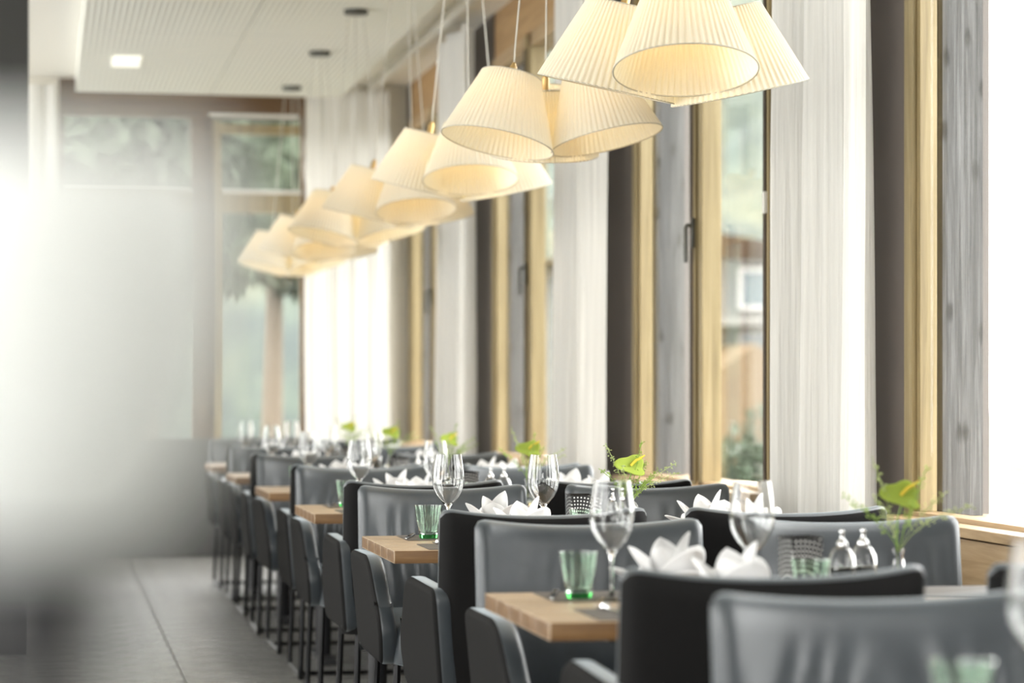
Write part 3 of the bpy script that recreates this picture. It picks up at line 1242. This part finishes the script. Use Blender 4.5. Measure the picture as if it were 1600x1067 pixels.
TZ = .7501
rj = random.Random(21)
for i, y in enumerate(TF):
    tn = TN[i]
    j = lambda a=.012: rj.uniform(-a, a)
    MZ = TZ + .0021
    for side, cx in (('aisle', 1.255), ('window', 1.915)):
        for which in ('near', 'far'):
            if i == 0 and (which == 'near' and side == 'aisle'):
                pass
            my = y + (.145 if which == 'near' else TD - .145)
            seat = '%s %s seat of %s' % (which, side, tn)
            sgn = 1 if which == 'near' else -1
            if i <= 3:
                put('mat', cx + .005, my, TZ, 0 if which == 'near' else PI, 'dark placemat at the ' + seat)
            nx, ny = cx + .06 * sgn + .02 + j(), (y + .19 if which == 'near' else y + .55) + j()
            if which == 'near':
                nx = cx + .085 + j()
            else:
                nx = cx + (.15 if i == 0 else .045) + j()
            if not (i == 1 and side == 'window'):
                put('nap%d' % ((i + (which == 'far') + (side == 'aisle')) % 2), nx, ny, MZ if i <= 3 else TZ, rj.uniform(-.5, .5), 'white petal-folded napkin at the ' + seat)
            # glasses
            if which == 'far':
                if side == 'aisle':
                    put('wine', cx - (.02 if i == 0 else .095) + j(), y + .46 + j(), TZ, 0, 'wine glass at the ' + seat)
                if side == 'aisle':
                    put('tumbler', cx - (.12 if i == 0 else .15) + j(.006) - .02 * (side == 'window'), y + .515 + j(), MZ if i <= 3 else TZ, rj.uniform(0, 3), 'green tumbler at the ' + seat)
            else:
                if side == 'aisle':
                    put('wine', cx + .175 + j(), y + .39 + j(), TZ, 0, 'wine glass at the ' + seat)
                    put('tumbler', cx + (.285 if i > 2 else .25) + j(.006), y + .20 + j(), MZ if i <= 3 else TZ, rj.uniform(0, 3), 'green tumbler at the ' + seat)
                elif i > 2:
                    put('tumbler', cx + (.285 if i > 2 else .25) + j(.006), y + .20 + j(), MZ if i <= 3 else TZ, rj.uniform(0, 3), 'green tumbler at the ' + seat)
            if i in (1, 2, 3):
                if which == 'near':
                    put('fork', cx - .16, y + .18, MZ, .05, 'steel fork at the ' + seat)
                    put('knife', cx + .205, y + .12, MZ, -.03, 'table knife at the ' + seat)
                else:
                    put('fork', cx + .205, y + .57, MZ, PI + .05, 'steel fork at the ' + seat)
                    put('knife', cx - .195, y + .585, MZ, PI - .25, 'table knife at the ' + seat)
    # table centre
    put('lantern', (1.535 if i == 2 else 1.555) + j(.006), y + .42 + j(), TZ, .1 + j(.1), 'black dotted tealight holder on ' + tn)
    put('shaker', 1.632 + j(.004), y + .40 + j(.006), TZ, 0, 'glass shaker beside the tealight holder on ' + tn)
    put('shaker', 1.692 + j(.004), y + .43 + j(.006), TZ, 0, 'glass shaker beside the bud vase on ' + tn)
    vx, vy = (1.715 if i == 2 else 1.785) + j(), y + .50 + j()
    put('vase', vx, vy, TZ, 0, 'small glass bud vase on ' + tn)
    put('flower%d' % (i % 2), vx, vy, TZ + .001, rj.uniform(-.4, .4) if i != 2 else 0, 'green anthurium flower with fine sprigs on ' + tn)


# ------------------------------------------------------------------ pendant lamps
RB, RT, SH = .192, .102, .235


def shade_mesh():
    bm = bmesh.new()
    n = 66 * 4
    rows = []
    nz = 8
    for i in range(nz + 1):
        v = i / nz
        r0 = RB + (RT - RB) * v
        row = []
        for k in range(n):
            ph = k % 4
            off = (0, .0035, .0035, -.0005)[ph] * (1.0 - .25 * v)
            a = 2 * PI * (k + (.25 if ph == 3 else 0)) / n + .012 * noise.noise((v * 3, k * .35, 1.0))
            wob = .0025 * noise.noise((math.cos(a) * 2, math.sin(a) * 2, v * 2))
            row.append(bm.verts.new(((r0 + off + wob) * math.cos(a), (r0 + off + wob) * math.sin(a), SH * v)))
        rows.append(row)
    for a, b in zip(rows, rows[1:]):
        for k in range(n):
            bm.faces.new((a[k], a[(k + 1) % n], b[(k + 1) % n], b[k]))
    me = bpy.data.meshes.new('lamp_shade')
    bm.to_mesh(me)
    bm.free()
    me.materials.append(M['shade'])
    return me


def torus_me(name, r, t, z, m, seg=72):
    bm = bmesh.new()
    pts = [(r * math.cos(2 * PI * k / seg), r * math.sin(2 * PI * k / seg), z) for k in range(seg + 2)]
    tube(bm, pts, t, 6, False)
    me = bpy.data.meshes.new(name)
    bm.to_mesh(me)
    bm.free()
    me.materials.append(m)
    return me


SHADE = shade_mesh()
RIMM = mat('shade_rim', (.50, .47, .38), .6)
RIM_B = torus_me('rim_wire', RB + .001, .0022, 0, RIMM)
RIM_T = torus_me('rim_wire', RT + .001, .0022, SH, RIMM)
_bm = bmesh.new()
for k in range(3):
    a = 2 * PI * k / 3
    tube(_bm, [(RT * math.cos(a), RT * math.sin(a), SH), (.012 * math.cos(a), .012 * math.sin(a), SH - .012)], .0025, 6)
lathe(_bm, [(0, SH - .02), (.016, SH - .02), (.016, SH - .008), (0, SH - .008)], 16)
SPIDER = bpy.data.meshes.new('spider')
_bm.to_mesh(SPIDER)
_bm.free()
SPIDER.materials.append(M['white_metal'])
_bm = bmesh.new()
lathe(_bm, [(0, SH - .052), (.02, SH - .05), (.02, SH - .02), (.013, SH - .008), (.013, SH + .03), (.007, SH + .045), (.004, SH + .05), (0, SH + .05)], 16)
SOCK = bpy.data.meshes.new('socket')
_bm.to_mesh(SOCK)
_bm.free()
SOCK.materials.append(M['brass'])
_bm = bmesh.new()
lathe(_bm, [(0, SH - .118), (.015, SH - .113), (.024, SH - .098), (.025, SH - .086), (.018, SH - .066), (.013, SH - .053), (0, SH - .053)], 16)
BULB = bpy.data.meshes.new('bulb')
_bm.to_mesh(BULB)
_bm.free()
BULB.materials.append(M['bulb'])
for me in (SOCK, BULB, SPIDER, RIM_B, RIM_T):
    for p in me.polygons:
        p.use_smooth = True
LAMPS = [(1.70, 6.80, (142, 262, 22), 'cluster of three pleated shades nearest the camera, cut by the top edge'),
         (1.70, 8.60, (204, 324, 84), 'second lamp cluster of three pleated cream shades, in full view'),
         (1.70, 10.40, (147, 267, 27), 'third lamp cluster of three cream shades from the front'),
         (1.70, 12.20, (157, 277, 37), 'fourth lamp cluster of three cream shades from the front'),
         (1.68, 13.98, (206, 326, 86), 'fifth lamp cluster of three cream shades from the front'),
         (1.67, 15.75, (150, 270, 30), 'sixth lamp cluster, blurred, second from the far wall'),
         (1.67, 17.60, (200, 320, 80), 'farthest blurred lamp cluster beside the far window')]
TILT = R(14)
for li, (lx, ly, azs, lab) in enumerate(LAMPS):
    t = thing('pendant_lamp', lab, 'lamp', (lx, ly, 0), 0, 'pleated pendant lamps above the tables')
    bm = bmesh.new()
    lathe(bm, [(0, 3.245), (.06, 3.245), (.066, 3.25), (.066, 3.2719), (0, 3.2719)], 28)
    finish('canopy', bm, M['canopy'], t, True, 40)
    for si, az in enumerate(azs):
        a = R(az)
        d = Vector((math.cos(a), math.sin(a), 0))
        up = Vector((-d.x * math.sin(TILT), -d.y * math.sin(TILT), math.cos(TILT)))
        dz = (0, .012, -.008)[si]
        base = d * .215 + Vector((0, 0, 2.022 + dz))
        q = Vector((0, 0, 1)).rotation_difference(up)
        sh = link('lamp_shade', SHADE, t)
        sh.location = base
        sh.rotation_mode = 'QUATERNION'
        sh.rotation_quaternion = q
        for nm, me in (('rim_wire', RIM_B), ('rim_wire', RIM_T), ('spider', SPIDER), ('socket', SOCK), ('bulb', BULB)):
            link(nm, me, sh)
        top = base + up * (SH + .05)
        bm = bmesh.new()
        e = Vector((d.x * .045, d.y * .045, 3.25))
        tube(bm, [top, top + Vector((0, 0, .03)) + up * .01, top.lerp(e, .5), e], .0028, 6)
        finish('cord', bm, M['cord'], t)
        L = bpy.data.lights.new('bulb_light', 'POINT')
        L.energy = BULB_W
        L.color = (1, .66, .29)
        L.shadow_soft_size = .015
        lo = bpy.data.objects.new('bulb_light', L)
        C.objects.link(lo)
        lo.parent = sh
        lo.location = (0, 0, .095)

# ------------------------------------------------------------------ blurred object right before the lens
t = thing('tulip_vase', 'strongly blurred white tulip shaped vase on a slim dark stand at left', 'vase', (.0, .62, 1.152))
bm = bmesh.new()
lathe(bm, [(0, 0), (.020, .0), (.030, .010), (.040, .028), (.0465, .052), (.046, .075), (.042, .095), (.0395, .095), (.043, .074), (.043, .052), (.036, .03), (.02, .012), (0, .008)], 40)
finish('body', bm, M['milk'], t, True, 60)
st = thing('display_stand', 'slim dark blurred stand carrying the white vase at lower left', 'stand', (.0, .62, 0))
bm = bmesh.new()
lathe(bm, [(0, 1.14), (.022, 1.14), (.022, 1.1515), (0, 1.1515)], 32)
finish('top_plate', bm, M['dark_table_base'], st, True, 40)
bm = bmesh.new()
lathe(bm, [(0, .02), (.018, .02), (.016, .9), (.015, 1.05), (.012, 1.12), (.018, 1.1399), (0, 1.1399)], 24)
finish('pole', bm, M['dark_table_base'], st, True, 50)
bm = bmesh.new()
lathe(bm, [(0, 0), (.13, 0), (.13, .012), (.03, .0199), (0, .0199)], 40)
finish('base', bm, M['dark_table_base'], st, True, 40)

# ------------------------------------------------------------------ outside
gm = mat('pale_gravel', (.42, .42, .38), .9)
_v = coords(gm)
_c = ramp(gm, tex_noise(gm, _v, 1.5, 6), [(.35, (.05, .062, .04)), (.65, (.10, .10, .085))])
gm.node_tree.links.new(_c, gm.node_tree.nodes['Principled BSDF'].inputs['Base Color'])
struct(boxo('ground', (2.9, 120, -40, 160, -.5, -.25), gm))
struct(boxo('ground', (-60, 2.9, FAR + .4, 160, -.5, -.25), gm))

# wooded hillside beyond the far window
hm = mat('wooded_hill', (.2, .28, .2), .9)
_v = coords(hm)
_f = tex_noise(hm, _v, .35, 6, .65)
_c = ramp(hm, _f, [(.32, (.028, .038, .036)), (.5, (.05, .064, .05)), (.68, (.085, .095, .065))])
hm.node_tree.links.new(_c, hm.node_tree.nodes['Principled BSDF'].inputs['Base Color'])
bm = bmesh.new()
rows = []
for i in range(60):
    row = []
    for k in range(60):
        v = i / 59
        yy = 70 + 60 * v
        x = yy * (-.6 + .94 * k / 59)
        z = -1 + 34 * v ** .8 + 2.2 * noise.noise((x * .15, yy * .15, 0)) + 1.6 * abs(noise.noise((x * .5, yy * .5, 3)))
        row.append(bm.verts.new((x, yy, z)))
    rows.append(row)
for a, b in zip(rows, rows[1:]):
    for k in range(59):
        bm.faces.new((a[k], a[k + 1], b[k + 1], b[k]))
struct(finish('hillside', bm, hm, None, True, 180))


def leafy(bm, c, r, n, rs, ls=.12):
    for _ in range(n):
        while True:
            p = Vector((rs.uniform(-1, 1), rs.uniform(-1, 1), rs.uniform(-1, 1)))
            if .25 < p.length < 1:
                break
        p = Vector((p.x * r[0], p.y * r[1], p.z * r[2])) + Vector(c)
        q = Euler((rs.uniform(0, 6), rs.uniform(0, 6), rs.uniform(0, 6))).to_matrix()
        s = ls * rs.uniform(.6, 1.3)
        vs = [bm.verts.new(p + q @ Vector(v)) for v in ((-s, 0, 0), (0, -s * .45, .1 * s), (s, 0, 0), (0, s * .45, .1 * s))]
        bm.faces.new(vs)


M['leaf'] = cloth('garden_leaf', (.085, .105, .075), .25, (.09, .11, .07))
M['bark'] = mat('bark', (.14, .11, .08), .9)
rs = random.Random(5)
for (x, y, h, w, lab) in [(5.2, 18.5, 1.0, .9, 'low green shrub outside the window by the white curtain'),
                          (6.6, 22.5, 1.3, 1.0, 'taller green shrub further out beyond the window')]:
    t = thing('shrub', lab, 'shrub', (x, y, -.25))
    bm = bmesh.new()
    leafy(bm, (0, 0, h * .55), (w * .6, w * .6, h * .5), 900, rs, .07)
    finish('foliage', bm, M['leaf'], t, True, 180)
    bm = bmesh.new()
    for k in range(5):
        a = k * 1.3
        tube(bm, [(.03 * math.cos(a), .03 * math.sin(a), 0), (.2 * math.cos(a), .2 * math.sin(a), h * .7)], [.015, .005], 6)
    finish('stem', bm, M['bark'], t)
for (x, y, h, lab) in [(1.2, 33, 7, 'broad green tree outside the far window'), (3.3, 38, 8, 'second green tree outside the far window, to the right')]:
    t = thing('tree', lab, 'tree', (x, y, -.25))
    bm = bmesh.new()
    for k in range(7):
        leafy(bm, (rs.uniform(-1.1, 1.1), rs.uniform(-1, 1), h * rs.uniform(.45, .85)), (1.3, 1.3, 1.0), 420, rs, .22)
    finish('foliage', bm, M['leaf'], t, True, 180)
    bm = bmesh.new()
    tube(bm, [(0, 0, 0), (.05, .05, h * .4), (0, 0, h * .8)], [.18, .12, .04], 8)
    finish('trunk', bm, M['bark'], t)

# neighbouring house seen through the second window
hx, hy = 11.6, 44.0
t = thing('chalet', 'pale neighbouring house with a low gabled porch, seen through the window', 'house', (hx, hy, -.25))
wm = mat('house_wall', (.13, .128, .12), .9)
bm = bmesh.new()
box(bm, -2.5, 2.5, 0, 6, 0, 3.75)
finish('wall', bm, wm, t, False)
bm = bmesh.new()
for s in (-1, 1):
    vs = [bm.verts.new(v) for v in ((0, -.8, 4.15), (s * 3.0, -.8, 3.7), (s * 3.0, 6.8, 3.7), (0, 6.8, 4.15))]
    bm.faces.new(vs)
r_ = bmesh.ops.solidify(bm, geom=bm.faces[:], thickness=.18)
finish('roof', bm, mat('house_roof', (.20, .15, .11), .8), t, False)
wmm = mat('house_window', (.05, .08, .09), .1)
fmm = mat('house_window_frame', (.4, .39, .37), .6)
for zx in (1.75, 2.85):
    for xx in (-2.2, -.85, .5):
        f_ = boxo('window_frame', (xx, xx + 1.0, -.06, .02, zx, zx + .75), fmm, t)
        boxo('window_pane', (xx + .08, xx + .92, -.075, -.055, zx + .08, zx + .67), wmm, f_)
boxo('balcony', (-2.4, 2.4, -1.0, 0, 2.55, 2.68), mat('balcony_boards', (.16, .155, .145), .8), t)
bm = bmesh.new()
vs = [bm.verts.new(v) for v in ((-1.2, -2.6, 0), (1.4, -2.6, 0), (1.4, -2.6, 1.3), (.1, -2.6, 2.2), (-1.2, -2.6, 1.3))]
fcs = bm.faces.new(vs)
e_ = bmesh.ops.extrude_face_region(bm, geom=[fcs])
bmesh.ops.translate(bm, vec=(0, 2.6, 0), verts=[v for v in e_['geom'] if isinstance(v, bmesh.types.BMVert)])
finish('porch', bm, mat('porch_timber', (.12, .08, .04), .8), t, False)
